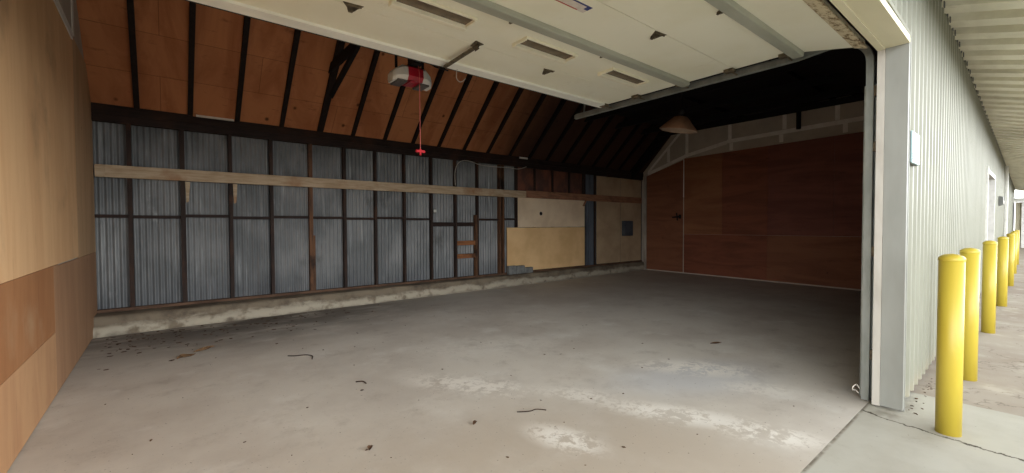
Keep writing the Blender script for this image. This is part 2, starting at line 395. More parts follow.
# ------------------------------------------------------------------ back wall
def corrugated(x0, x1, z0, z1, y, amp=.012, per=.072):
    mb = MB(); n = int((x1-x0)/per*8); vs = []
    for i in range(n+1):
        x = x0 + (x1-x0)*i/n
        d = amp*math.cos(2*math.pi*(x-x0)/per)
        vs += [(x, y+d, z0), (x, y+d, z1)]
    return mb.add(vs, [(2*i, 2*i+2, 2*i+3, 2*i+1) for i in range(n)], True)
back = corrugated(XL-.05, 12.5, .2, 3.3, YB+.102).obj('wall_back', MAT['galv'])
tag(back, 'back wall of grey corrugated metal sheets seen between dark studs', 'wall', kind='structure')
for i, x in enumerate(STUDS):
    w = .062 if i in (1, 4) else .052 if i < 6 else .044
    mat = MAT['redstud'] if i in (4, 11) else MAT['stud']
    mb = MB().box(x-w/2, x+w/2, YB, YB+.09, .295, 2.955)
    if i == 4: mb.box(x+w/2+.002, x+w/2+.036, YB+.012, YB+.09, .295, 1.3)
    mb.obj('stud', mat, back)
for x in (6.50, 6.93): MB().box(x-.02, x+.02, YB, YB+.09, .295, 2.955).obj('stud', MAT['redstud'] if x < 6.6 else MAT['stud'], back)
for x in (7.55, 8.2, 8.85, 9.43, 9.49): MB().box(x-.02, x+.02, YB+.005, YB+.09, .295, 2.955).obj('stud', MAT['stud'], back)
for x in (9.95, 10.62, 11.13, 11.75, 12.27): MB().box(x-.02, x+.02, YB+.005, YB+.09, .295, 2.955).obj('stud', MAT['stud'], back)
MB().box(XL, 12.32, YB-.005, YB+.09, .256, .295).obj('sill_plate', MAT['sill'], back)
MB().box(XL, 12.36, YB-.012, YB+.09, 2.955, 3.06).box(XL, 12.36, YB-.03, YB+.09, 3.062, PT).obj('top_plate', MAT['stud_h'], back)
pos = [XL-.02] + STUDS + [6.50, 6.93]
pos.sort()
for a, b in zip(pos[:-1], pos[1:]):
    if b-a < .2: continue
    z = 1.63 + R.uniform(-.02, .02)
    h = .045
    if abs(a-5.135) < .01 or abs(a-4.528) < .01: z, h = 1.50, .09
    MB().box(a+.021, b-.021, YB+.03, YB+.088, z-h/2, z+h/2).obj('blocking', MAT['stud_h'], back)
# the little ladder of short red-brown blocks
MB().box(5.66, 5.71, YB-.004, YB+.08, .296, 1.72).obj('cripple_stud', MAT['redstud'], back)
for z in (1.07, .77): MB().box(5.156, 5.658, YB+.004, YB+.08, z-.05, z+.05).obj('blocking', MAT['redblock'], back)
for x in (.30, .92): MB().prism([(x-.03,YB-.002,2.16),(x+.03,YB-.002,2.16),(x+.012,YB-.002,1.86),(x-.02,YB-.002,1.84)], (0,-.018,0)).obj('cleat', MAT['rail'], back)
# papered bays above the rail at the right
for a, b in ((6.95,7.53),(7.57,8.18),(8.22,8.83),(8.87,9.41)):
    mb = MB(); vs = []; nx, nz = 8, 8
    for i in range(nx+1):
        for k in range(nz+1):
            u, v_ = i/nx, k/nz
            vs.append((a+(b-a)*u, YB+.055-.03*math.sin(math.pi*u)*math.sin(math.pi*v_)+.012*noise.noise((a*3+u*3, v_*3, 2)), 2.36+.59*v_))
    mb.add(vs, [(i*(nz+1)+k, (i+1)*(nz+1)+k, (i+1)*(nz+1)+k+1, i*(nz+1)+k+1) for i in range(nx) for k in range(nz)], True)
    mb.obj('insulation_facing', MAT['kraft'], back)
corrugated(9.515, 9.925, .296, 2.95, YB+.045, .008, .1).obj('metal_infill', MAT['galv2'], back)

# boards fixed over the back wall
o = MB().box(6.945, 9.45, YB-.016, YB-.001, 1.425, 2.30).prism([(7.70,YB-.017,1.70),(7.76,YB-.017,1.70),(7.76,YB-.017,1.83),(7.70,YB-.017,1.83)], (0,.0005,0)).obj('fibreboard_sheet', MAT['cream'])
tag(o, 'cream fibreboard sheet under the timber rail, above the yellow sheet', 'wall board')
MB().lathe([(0,0),(.035,0),(.05,.001)], (7.73, YB-.0175, 1.78), 12, Matrix.Rotation(math.pi/2, 3, 'X')).obj('hole', MAT['blackpaint'], o)
o = MB().box(6.59, 9.45, YB-.018, YB-.002, .31, 1.415).obj('fibreboard_sheet', MAT['yellow'])
tag(o, 'yellowish fibreboard sheet on the lower back wall beside the corrugated metal', 'wall board')
o = MB().box(9.99, 11.12, YB-.016, YB-.001, .31, 2.93).obj('fibreboard_sheet', MAT['beige'])
tag(o, 'tall beige fibreboard sheet right of the dark metal strip, left of the grey electrical box', 'wall board')
o = MB().box(11.15, 12.22, YB-.016, YB-.001, .31, 2.93).obj('fibreboard_sheet', MAT['beige'])
tag(o, 'tall beige fibreboard sheet carrying the grey electrical box, beside the corner', 'wall board')
# concrete blocks in the corner of the yellow sheet
for x0, x1, z1, lb in ((6.57,6.80,.47,'leftmost grey block at the foot of the yellow sheet, next to the red stud'),
                       (6.81,7.08,.46,'middle grey block of three at the foot of the yellow sheet'),
                       (7.09,7.36,.40,'lowest grey block, rightmost of three at the foot of the yellow sheet')):
    tag(MB().box(x0, x1, YB-.12, YB-.022, .2565, z1, .012).obj('concrete_block', MAT['block']), lb, 'block', 'grey blocks under the yellow sheet')

# long rail board across the studs
rail = thing('timber_rail', 'long weathered timber rail nailed across the studs of the back wall', 'rail', (XL+.02, YB-.04, 2.17))
MB().box(XL+.02, 7.2, YB-.040, YB-.0165, 2.17, 2.345, .004).obj('board', MAT['rail'], rail)
b = MB().box(7.203, 12.24, YB-.040, YB-.0165, 2.175, 2.365, .004).obj('board', MAT['rail_end'], rail); b['label'] = 'red-brown darker board'
MB().box(XL+.02, XL+.12, YB-.055, YB-.0405, 2.18, 2.335, .003).obj('end_cleat', MAT['rail'], rail)
MB().bar((9.46,YB-.05,2.17),(9.36,YB-.05,2.02),.02,.05,(0,1,0)).obj('brace_block', MAT['rail_end'], rail)

# electrical box
eb = thing('electrical_box', 'grey steel electrical box on the beige board near the back corner', 'electrical box', (11.41, YB-.017, 1.13))
MB().box(11.19, 11.64, YB-.12, YB-.0165, 1.13, 1.60, .008).obj('box_body', MAT['elec'], eb)
MB().box(11.205, 11.625, YB-.132, YB-.1205, 1.15, 1.585, .005).obj('box_door', MAT['elec'], eb)
MB().box(11.59, 11.61, YB-.145, YB-.1325, 1.33, 1.39, .003).obj('latch', MAT['bracket'], eb)

# outlet on the blocking, cable loop
o = thing('outlet_box', 'small pale outlet box on a stud of the corrugated wall', 'outlet', (4.585, YB, 1.74))
MB().box(4.552, 4.612, YB-.03, YB+.0, 1.74, 1.84, .004).obj('outlet_body', MAT['box_side'], o)
MB().box(4.548, 4.616, YB-.036, YB-.0305, 1.76, 1.82, .002).obj('cover_plate', MAT['white_plastic'], o)
pts = [(5.10,YB-.035,2.37),(5.09,YB-.03,2.62),(5.13,YB-.035,2.80),(5.22,YB-.04,2.91),(5.36,YB-.045,2.95),(5.55,YB-.045,2.935),(5.8,YB-.045,2.885),(6.2,YB-.035,2.88),(6.6,YB-.035,2.895),(6.93,YB-.04,2.885),(7.2,YB-.045,2.96)]
# smooth it
def spline(p, k=6):
    p = [Vector(q) for q in p]; out = []
    for i in range(len(p)-1):
        a, b, c, d = p[max(i-1,0)], p[i], p[i+1], p[min(i+2,len(p)-1)]
        for j in range(k):
            t = j/k
            out.append(.5*((2*b)+(-a+c)*t+(2*a-5*b+4*c-d)*t*t+(-a+3*b-3*c+d)*t**3))
    return out + [p[-1]]
tag(MB().tube(spline(pts), .008, 8).obj('wall_cable', MAT['white_cable']), 'thin white cable looping under the top plate of the back wall', 'cable')

# ------------------------------------------------------------------ left wall: plywood sheets over drywall
lw = MB().prism([(XL-.12,y,z) for y, z in ((8.45,0),(8.45,sheath(8.45)-.002),(yk0,sheath(yk0)-.002),(.85,front(.85)-.002),(.85,0))], (.1078,0,0)).obj('wall_left', MAT['drywall'])
tag(lw, 'left partition wall lined with tan plywood sheets', 'wall', kind='structure')
def sheet(y0, y1, z0, z1, mat, poly=None):
    MB().box(XL-.012, XL, y0, y1, z0, z1).obj('plywood_sheet', mat, lw)
sheet(.9, 2.598, 1.132, 3.55, MAT['ply_up'])
mb = MB().prism([(XL-.012,2.602,1.132),(XL-.012,6.82,1.132),(XL-.012,6.82,3.53),(XL-.012,5.9,3.55),(XL-.012,2.602,3.55)], (.012,0,0)).obj('plywood_sheet', MAT['ply_up'], lw)
sheet(6.825, 8.4, 1.12, 3.6, MAT['ply_far'])
sheet(.9, 2.95, .552, 1.128, MAT['ply_mid']); sheet(2.954, 5.40, .552, 1.128, MAT['ply_mid'])
sheet(.9, 2.95, .01, .548, MAT['ply_low']); sheet(2.954, 5.40, .01, .548, MAT['ply_low'])
sheet(5.404, 5.62, .01, 1.128, MAT['ply_dim']); sheet(5.624, 8.4, .01, 1.116, MAT['ply_dim'])
MB().bar((XL-.004,5.5,3.62),(XL-.004,6.85,3.60),.012,.09,(0,0,1)).box(XL-.011,XL+.0,6.88,6.98,3.64,4.6).obj('joint_tape', MAT['tape'], lw)

# ------------------------------------------------------------------ right wall
def rw(y, z, off=0): return (xr(y)-off, y, z)
rp = [(8.45,0),(8.45,sheath(8.45)-.002),(yk0,sheath(yk0)-.002),(.90,front(.90)-.002),(.90,0)]
rwall = MB().prism([(xr(y)+.013, y, z) for y, z in rp], (.12,0,0)).obj('wall_right', MAT['drywall'])
tag(rwall, 'right partition wall of dark red plywood below taped drywall', 'wall', kind='structure')
def rsheet(pts, mat, name='plywood_sheet', th=.012, off=0):
    MB().prism([(xr(y)-off, y, z) for y, z in pts], (th,0,0)).obj(name, mat, rwall)
rsheet([(8.16,.03),(8.16,3.06),(6.835,3.42),(6.835,.03)], MAT['red_a'])
rsheet([(6.80,1.19),(6.80,3.46),(5.62,3.468),(5.62,1.19)], MAT['red_c'])
rsheet([(5.616,1.19),(5.616,3.468),(4.43,3.475),(4.43,1.19)], MAT['red_b'])
rsheet([(4.426,1.19),(4.426,3.475),(3.0,3.478),(3.0,1.19)], MAT['red_d'])
rsheet([(2.996,1.19),(2.996,3.478),(.92,3.478),(.92,1.19)], MAT['red_d'])
rsheet([(6.80,.03),(6.80,1.186),(4.43,1.186),(4.43,.03)], MAT['red_b'])
rsheet([(4.426,.03),(4.426,1.186),(.92,1.186),(.92,.03)], MAT['red_a'])
rsheet([(6.832,2.3),(6.832,3.44),(6.803,3.445),(6.803,2.3)], MAT['tape'], 'joint_strip', .014)
def tape(p, q, w=.10):
    p, q = Vector((xr(p[0])+.008, p[0], p[1])), Vector((xr(q[0])+.008, q[0], q[1]))
    MB().bar(p, q, .01, w, (q-p).cross(Vector((1,0,0)))).obj('joint_tape', MAT['tape'], rwall)
tape((8.12,3.13),(6.8,3.52)); tape((6.8,3.53),(5.5,3.74)); tape((5.5,3.76),(.9,3.78))
tape((8.1,3.19),(6.9,4.30),.07)
for y, z0, z1 in ((7.35,3.42,3.9),(6.72,3.55,4.6),(5.42,3.80,4.5),(4.05,3.83,4.4),(2.95,3.83,4.4),(5.38,3.5,3.70),(4.12,3.52,3.71),(2.8,3.52,3.72)):
    tape((y,z0),(y+.001,z1),.09)
o = MB().box(xr(8.2)-.05, xr(8.2)+.02, 8.165, 8.235, .0, 3.08).obj('trim_2', MAT['cornerpost']); tag(o, 'white corner strip where the back wall meets the red wall', 'corner trim', kind='structure')
# black valve-like bracket on the red wall
hk = thing('wall_bracket', 'black T-shaped iron bracket on the dark red wall', 'bracket', (xr(6.98), 6.98, 1.70))
X0 = xr(6.98)
MB().box(X0-.02, X0, 6.90, 6.97, 1.66, 1.78, .004).obj('back_plate', MAT['blackpaint'], hk)
MB().tube([(X0-.02,6.93,1.72),(X0-.12,6.95,1.715)], .022, 10).tube([(X0-.12,6.98,1.83),(X0-.12,6.95,1.60)], .018, 10).tube([(X0-.11,6.86,1.72),(X0-.11,7.12,1.70)], .022, 10).obj('arm', MAT['blackpaint'], hk)

# ------------------------------------------------------------------ roof
th = .02
xe0, xe1 = XL-.1, 12.6
eave_y = -.32
yk = (PT+YB-EZ+SL*.68)/(1+SL); zk = sheath(yk)
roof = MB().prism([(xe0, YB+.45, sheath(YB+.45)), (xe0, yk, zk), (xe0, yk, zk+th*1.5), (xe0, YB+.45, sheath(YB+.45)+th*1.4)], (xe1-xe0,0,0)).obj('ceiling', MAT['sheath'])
tag(roof, 'steep roof underside of reddish boards between dark rafters', 'ceiling', kind='structure')
MB().prism([(xe0, yk, zk), (xe0, .84, front(.84)+.0), (xe0, .84, front(.84)+.03), (xe0, yk, zk+.03)], (xe1-xe0,0,0)).obj('front_slope', MAT['truss'], roof)
RX = [-.27,.35,.965,1.612,2.24,2.83,3.46,4.07,4.68,5.33,5.99,6.66,7.3,7.92,8.54,9.16,9.78,10.4,11.02,11.64]
for i, x in enumerate(RX):
    w = .10 if i == 4 else .066
    d = .13
    y0, y1 = YB+.02, yk+.05
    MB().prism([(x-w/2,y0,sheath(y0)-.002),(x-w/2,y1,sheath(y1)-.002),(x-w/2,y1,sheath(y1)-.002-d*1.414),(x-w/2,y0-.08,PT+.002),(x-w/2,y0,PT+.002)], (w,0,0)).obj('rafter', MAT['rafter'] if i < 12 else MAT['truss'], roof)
# wide black beam against the red wall
x = 11.9
MB().prism([(x-.25,YB-.05,sheath(YB-.05)-.01),(x-.25,6.3,sheath(6.3)-.01),(x-.25,6.3,sheath(6.3)-.47),(x-.25,YB-.05,2.95)], (.08,0,0)).obj('rafter', MAT['truss'], roof)
# frieze blocks above the plate
for i, (a, b) in enumerate(zip([XL]+RX[:-1], RX)):
    aa, bb = a+(.034 if i else 0), b-.034
    if b == RX[4]: bb = b-.051
    if a == RX[4]: aa = a+.051
    pale = i in (2, 12)
    zt = sheath(YB+.06)-.0
    if i == 2:
        MB().box(aa+.04, bb-.01, YB-.034, YB-.012, PT+.001, PT+.055).box(aa, bb, YB+.05, YB+.07, PT+.06, zt-.02).obj('frieze_block', MAT['tape'], roof)['label'] = 'pale block standing in for a daylight gap'  # pale colour stands in for daylight through the eave gap
    else:
        MB().box(aa, bb, YB-.02, YB, PT+.001, sheath(YB-.0)-.004 if False else PT+.0012+.03).box(aa, bb, YB+.05, YB+.07, PT+.032, zt-.02).obj('frieze_block', MAT['stud_h'], roof)
MB().box(6.98, 7.25, YB-.045, YB-.03, PT-.02, PT+.02).obj('gap_light_strip', MAT['tape'], roof)  # pale strip painted in as daylight at the second eave gap
# trusses: bottom chords and braces
def chord(x, z=4.03, y1=1.2, w=.045, h=.14):
    y0 = YB + PT - z - .02
    z = min(z, front(y1)-.05)
    MB().box(x-w/2, x+w/2, y1, y0, z, z+h).obj('bottom_chord', MAT['truss'], roof)
chord(2.19, 4.0, 2.0)
MB().bar((2.19,7.44,3.62),(2.19,6.15,4.03),.05,.09,(0,.3,1)).obj('truss_brace', MAT['truss'], roof)
for k, x in enumerate((8.4, 9.65, 10.85, 11.6)):
    chord(x, 4.10, 2.3)
MB().box(8.2, 12.05, 2.6, 7.0, 4.332, 4.352).obj('dark_cover', MAT['truss'], roof)  # black sheet added to hide the lighter drywall above the chords
# longitudinal ties lying on the chords
for y in (3.0, 5.0): MB().box(8.2, 12.0, y-.02, y+.02, 4.242, 4.33).obj('tie_beam', MAT['truss'], roof)
o = MB().tube([(11.6,3.62,4.098),(11.6,3.62,3.70)], .05, 12).obj('pipe_stub', MAT['blackpaint']); tag(o, 'short black pipe hanging from the dark roof before the drywall', 'pipe')

# ------------------------------------------------------------------ front wall: cladding, flashing, eave
def cladding(x0, x1, z0, z1, per=.21, d=.018):
    """box-rib sheet following the outer wall line"""
    mb = MB(); xs = []
    x = x0
    while x < x1:
        for u, o_ in ((0,0),(.10,0),(.118,-d),(.168,-d),(.186,0)):
            if x+u < x1: xs.append((x+u, o_))
        x += per
    xs.append((x1, 0))
    vs = []
    for x, o_ in xs: vs += [(x, yw(x)+o_, z0), (x, yw(x)+o_, z1)]
    mb.add(vs, [(2*i, 2*i+2, 2*i+3, 2*i+1) for i in range(len(xs)-1)])
    return mb
fw = cladding(OX1+.03, 14.09, .03, EZ+.02).obj('wall_front', MAT['cladding'])
tag(fw, 'cream ribbed metal outer wall running away beside the bollards', 'wall', kind='structure')
cladding(17.24, 44, .03, EZ+.02).obj('cladding', MAT['cladding'], fw)
cladding(14.09, 17.24, 2.73, EZ+.02).obj('cladding', MAT['cladding'], fw)
cladding(OX1+.03-40*.21, OX1+.03, OZ+.05, EZ+.02).obj('cladding', MAT['cladding'], fw)
cladding(-4.0, OX0-.05, .03, OZ+.05).obj('cladding', MAT['cladding'], fw)
# inner lining of the front wall (dark framing side)
MB().prism([(OX1+.08, yw(OX1)+.07, 0),(44, yw(44)+.07, 0),(44, yw(44)+.15, 0),(OX1+.08, yw(OX1)+.15, 0)], (0,0,EZ)).obj('wall_core', MAT['stud'], fw)
MB().box(-4.0, OX0-.05, yw(-1)+.06, .85, 0, EZ).box(-4.0, OX1+.08, yw(0)+.06, .88, OZ+.09, EZ+.05).obj('wall_core', MAT['stud'], fw)
MB().box(xe0, xe1, .80, .90, EZ-.12, front(.88)+.05).obj('wall_core', MAT['truss'], fw)
# jamb and header flashing, with the white stop behind it
MB().box(OX1, OX1+.05, yw(OX1)-.03, .785, .02, OZ+.05).obj('jamb_flashing', MAT['jamb'], fw)
MB().box(OX1-.006, OX1+.045, .787, .835, .015, OZ+.03).obj('door_stop', MAT['weather'], fw)
MB().box(OX1+.05, OX1+.062, yw(OX1)-.034, yw(OX1)+.0, .0, OZ+.06).obj('corner_trim', MAT['jamb'], fw)
MB().box(OX0-.05, OX0, yw(OX0)-.03, .785, .02, OZ+.05).box(OX0-.05, OX0+.006, .787, .835, .015, OZ+.03).obj('jamb_flashing', MAT['jamb'], fw)
MB().box(OX0, OX1, .645, .785, OZ, OZ+.05).obj('header_flashing', MAT['headtrim'], fw)
MB().box(OX0, OX1, .787, .835, OZ-.006, OZ+.06).obj('door_stop', MAT['headtrim'], fw)
MB().prism([(OX0-.05, yw(OX0)-.034, OZ+.052),(OX1+.062, yw(OX1)-.034, OZ+.052),(OX1+.062, yw(OX1), OZ+.052),(OX0-.05, yw(OX0), OZ+.052)], (0,0,.03)).obj('header_trim', MAT['cladding'], fw)
# eave soffit: deep ribbed pans
P, DEEP = .52, .15
def soff(y, x): return EZ + SL*(y-yw(x))
sheet_ = MB(); boards = MB(); dark_ends = MB()
for i in range(94):
    x = -4 + i*P
    ya, yb_ = eave_y, yw(x)+.1
    xm = x + P/2
    sheet_.add([(x,ya,soff(ya,xm)+DEEP),(x+P,ya,soff(ya,xm)+DEEP),(x+P,yb_,soff(yb_,xm)+DEEP),(x,yb_,soff(yb_,xm)+DEEP)], [(0,1,2,3)])
    boards.prism([(x,ya,soff(ya,xm)),(x,yb_,soff(yb_,xm)),(x,yb_,soff(yb_,xm)+DEEP-.002),(x,ya,soff(ya,xm)+DEEP-.002)], (.25,0,0))
    if x > 4.5:
        dark_ends.box(x+.255, x+.30, yw(x)-.028, yw(x)-.019, EZ-.03, EZ+.03).box(x+.47, x+.515, yw(x)-.028, yw(x)-.019, EZ-.03, EZ+.03)  # grey blocks imitate the dark of the open recess ends
ev = sheet_.obj('ceiling_eave', MAT['eave_sheet']); tag(ev, 'underside of the roof overhang with cream battens across it', 'eave', kind='structure')
boards.obj('batten', MAT['soffit'], ev)
MB().box(-4, 45, eave_y-.02, eave_y, front(eave_y)-.01, front(eave_y)+.22).obj('fascia', MAT['soffit'], ev)
dark_ends.obj('recess_dark_block', MAT['box_side'], ev)

# outer doorway further along, wall light, downpipe, far annex
d1 = thing('door_1', 'recessed white-framed doorway further along the outer wall', 'door', (14.1, yw(14.1), 0), kind='structure')
mb = MB()
for z in range(5): mb.box(14.15, 17.15, yw(16)+.10, yw(16)+.13, .02+z*.53, .02+z*.53+.52, .006)
mb.obj('door_leaf', MAT['outer_panel'], d1)
MB().box(14.1, 14.2, yw(14.1)-.05, yw(16)+.09, 0, 2.73).box(17.1, 17.2, yw(17.1)-.05, yw(16)+.09, 0, 2.73).box(14.2, 17.1, yw(16)-.04, yw(16)+.09, 2.63, 2.73).obj('door_frame', MAT['white_trim'], d1)
wl = thing('wall_light', 'small grey wall light box high on the outer wall past the doorway', 'light', (20.4, yw(20.4), 2.02))
MB().prism([(20.2,yw(20.4)-.028,2.02),(20.2,yw(20.4)-.12,2.06),(20.2,yw(20.4)-.12,2.30),(20.2,yw(20.4)-.028,2.32)], (.45,0,0)).obj('housing', MAT['box_side'], wl)
MB().box(20.22, 20.63, yw(20.4)-.13, yw(20.4)-.121, 2.08, 2.18).obj('lens', MAT['white_plastic'], wl)
dp = thing('downpipe', 'white downpipe on the outer wall before the far annex', 'downpipe', (25.0, yw(25), 0))
MB().box(24.95, 25.12, yw(25)-.12, yw(25)-.028, .2, EZ-.08, .02).bar((25.03,yw(25)-.08,.2),(25.03,yw(25)-.3,.05),.14,.08).obj('pipe', MAT['white_trim'], dp)
mb = MB()
x0 = 40; y = 1.0
ys = []
while y > -14:
    for u, o_ in ((0,0),(.2,0),(.23,-.04),(.37,-.04),(.4,0)): ys.append((y-u, o_))
    y -= .42
vs = []
for y, o_ in ys: vs += [(x0+o_, y, .0), (x0+o_, y, 2.75)]
an = mb.add(vs, [(2*i, 2*i+2, 2*i+3, 2*i+1) for i in range(len(ys)-1)]).box(x0+.05, x0+6, -14, 1.0, -.02, 2.75).obj('annex', MAT['outer_wall'])
tag(an, 'low beige ribbed annex with white top rail at the far end of the yard', 'building')
MB().box(x0-.2, x0+.05, -14, 1.1, 2.76, 3.0).obj('top_rail', MAT['white_trim'], an)
MB().box(x0-.12, x0-.045, .55, .75, 0, 2.75).obj('corner_post', MAT['white_trim'], an)

# ------------------------------------------------------------------ bollards
def bollard():
    r = thing('bollard', '', 'bollard', (0,0,0))
    MB().lathe([(0,-.03),(.067,-.03),(.067,1.205),(.0,1.205)], n=40).obj('sleeve', MAT['yellowpost'], r)
    MB().lathe([(.068,1.2052),(.070,1.212),(.0685,1.225),(.058,1.238),(.036,1.249),(0,1.254)], n=40).obj('cap', MAT['yellowpost'], r)
    return r
b0 = bollard()
BL = [(4.235,.386,'nearest yellow bollard, standing on the pale slab beside the door jamb'),
      (5.93,.421,'second yellow bollard from the door jamb, half behind the nearest one'),
      (8.70,.432,'third yellow bollard from the door jamb along the outer wall'),
      (11.68,.425,'fourth yellow bollard from the door jamb along the outer wall'),
      (15.63,.451,'fifth yellow bollard from the door jamb, seen as a narrow post'),
      (19.6,.50,'sixth yellow bollard, a sliver between the fifth and the last one'),
      (24.0,.55,'farthest yellow bollard in the row by the outer wall')]
for i, (x, y, lb) in enumerate(BL):
    r = b0 if i == 0 else dup(b0, (x, y, 0))
    r.location = (x, y, 0 if x < 5 else -.02); tag(r, lb, 'bollard', 'yellow bollards along the outer wall')

# ------------------------------------------------------------------ pale box on the outer wall
kb = thing('wall_box', 'pale blue plastic box on the outer wall beside the door jamb', 'wall box', (4.49, yw(4.49)-.02, 1.94))
ya = yw(4.6)-.0195
MB().box(4.49, 4.81, ya-.014, ya, 1.935, 2.185, .005).obj('housing', MAT['box_side'], kb)
MB().box(4.493, 4.807, ya-.028, ya-.0145, 1.937, 2.183, .005).obj('cover', MAT['box_blue'], kb)
for k in range(3): MB().box(4.51, 4.54, ya-.031, ya-.0282, 1.96+.02*k, 1.972+.02*k).obj('button', MAT['box_side'], kb)

# ------------------------------------------------------------------ raised sectional door
DZ = 2.97                       # underside of raised panels
DX0, DX1 = -.55, 4.33
gd = thing('garage_door', 'raised cream sectional garage door hanging flat under the roof', 'garage door', (1.93, .9, DZ), kind='thing')
ends = [(1.40, 1.90), (1.905, 2.43), (2.435, 2.99), (2.995, 3.53)]
sec = []
def panel(y0, y1, z0=DZ, z1=DZ, t=.045):
    return MB().prism([(DX0,y0,z0),(DX0,y1,z1),(DX0,y1,z1+t),(DX0,y0,z0+t)], (DX1-DX0,0,0))
sec.append(panel(.90, 1.395, 2.865, DZ).obj('door_section', MAT['panel'], gd))
for a, b in ends: sec.append(panel(a, b).obj('door_section', MAT['panel'], gd))
# rusty top edge of the first section, against the header
MB().prism([(DX0,.885,2.845),(DX0,.97,2.872),(DX0,.97,2.880),(DX0,.885,2.862)], (DX1-DX0,0,0)).obj('top_edge', MAT['rusty'], sec[0])
def strut(y, z, parent, tiltz=0):
    p = [(DX0,y-.045,z),(DX0,y-.042,z-.034),(DX0,y-.036,z-.04),(DX0,y+.04,z-.04),(DX0,y+.045,z-.034),(DX0,y+.045,z)]
    MB().prism(p, (DX1-DX0+.0,0,0)).obj('strut', MAT['strut'], parent)
strut(1.36, DZ-.014, sec[0]); strut(2.40, DZ-.001, sec[2])
MB().box(DX0, DX1, 3.42, 3.55, DZ-.022, DZ-.0005).obj('bottom_retainer', MAT['retainer'], sec[4])
MB().tube([(DX0,3.565,DZ-.0),(DX1,3.565,DZ-.0)], .022, 10).obj('bottom_seal', MAT['rubber'], sec[4])
for xc in (-.02+.36, 1.50, 2.57, 3.66):        # window lites of the fourth section
    x0, x1, y0, y1 = xc-.30, xc+.30, 2.60, 2.79
    f = MB()
    f.box(x0, x1, y0, y0+.016, DZ-.020, DZ-.0005, .003).box(x0, x1, y1-.05, y1, DZ-.036, DZ-.0005, .004)
    f.box(x0, x0+.018, y0+.016, y1-.05, DZ-.026, DZ-.0005, .003).box(x1-.018, x1, y0+.016, y1-.05, DZ-.026, DZ-.0005, .003)
    fo = f.obj('window_frame', MAT['litframe'], sec[3])
    MB().box(x0+.018, x1-.018, y0+.016, y1-.05, DZ-.006, DZ-.0008).obj('window_pane', MAT['litglass'], sec[3])
def hinge(x, y, z, parent, k=1.0):
    """pressed steel hinge: a triangular leaf with two raised cheeks and a knuckle"""
    mb = MB(); P = lambda dx, dy, dz=0: (x+dx*k, y+dy*k, z+dz*k*.55)
    mb.prism([P(-.07,-.03,-.001), P(.065,-.045,-.001), P(.03,.055,-.001), P(.0,.06,-.001)], (0,0,-.004))
    mb.tube([P(-.05,-.02,-.014), P(.055,-.03,-.014)], .007*k, 8)
    for a in (-.045, .04): mb.prism([P(a,-.035,-.005), P(a+.01,-.035,-.005), P(a*.3+.012,.045,-.03), P(a*.3+.002,.045,-.03)], (.003,0,0))
    mb.prism([P(-.02,.035,-.004), P(.03,.03,-.004), P(.022,.055,-.035), P(-.006,.058,-.035)], (0,.004,0))
    mb.obj('hinge', MAT['bracket'], parent)
hinge(1.03, 3.0, DZ, sec[4]); hinge(2.93, 3.06, DZ, sec[4])
for x in (2.02, 3.06): hinge(x, 2.475, DZ, sec[3], .6)
hinge(3.06, 1.94, DZ, sec[2])
hinge(3.08, 1.43, DZ, sec[1], .8)
# sticker on the second section
s0 = MB().box(1.98, 2.34, 1.985, 2.075, DZ-.0015, DZ-.0003).obj('sticker', MAT['stick_w'], sec[2])
MB().box(2.0, 2.34, 1.985, 1.999, DZ-.0025, DZ-.0016).box(2.30, 2.34, 1.999, 2.035, DZ-.0025, DZ-.0016).obj('blue_band', MAT['stick_b'], s0)
MB().box(1.98, 2.27, 2.063, 2.073, DZ-.0025, DZ-.0016).obj('red_band', MAT['stick_r'], s0)
# rollers riding in the right hand track
for y in (1.45, 1.93, 2.44, 2.99, 3.46):
    MB().box(DX1-.07, DX1-.0, y-.045, y+.045, DZ-.03, DZ-.001, .003).tube([(DX1-.05,y,DZ-.018),(DX1+.125,y,DZ-.018)], .008, 8).obj('roller', MAT['bracket'], gd)
# arm of the opener on the door
arm = MB().bar((2.035,3.0,DZ-.03),(2.03,3.47,DZ-.05),.035,.014).obj('opener_arm', MAT['bracket'], gd)
MB().bar((2.05,3.46,DZ-.08),(2.02,3.60,DZ-.02),.03,.012).bar((2.02,3.60,DZ-.02),(2.0,3.78,DZ+.09),.03,.012).obj('link', MAT['blackpaint'], arm)
MB().prism([(2.0,2.92,DZ-.002),(2.09,2.94,DZ-.002),(2.06,3.03,DZ-.002),(2.02,3.03,DZ-.002)], (0,0,-.006)).prism([(2.02,2.95,DZ-.009),(2.055,3.02,DZ-.045),(2.05,2.95,DZ-.045)], (.006,0,0)).prism([(2.05,2.93,DZ-.009),(2.056,2.99,DZ-.04),(2.05,3.02,DZ-.009)], (.006,0,0)).obj('arm_bracket', MAT['bracket'], arm)
pts = [(2.18,3.50,DZ-.03),(2.21,3.56,DZ-.09),(2.27,3.58,DZ-.11),(2.32,3.57,DZ-.07)]
MB().tube(spline(pts), .003, 6).obj('wire', MAT['white_cable'], arm)

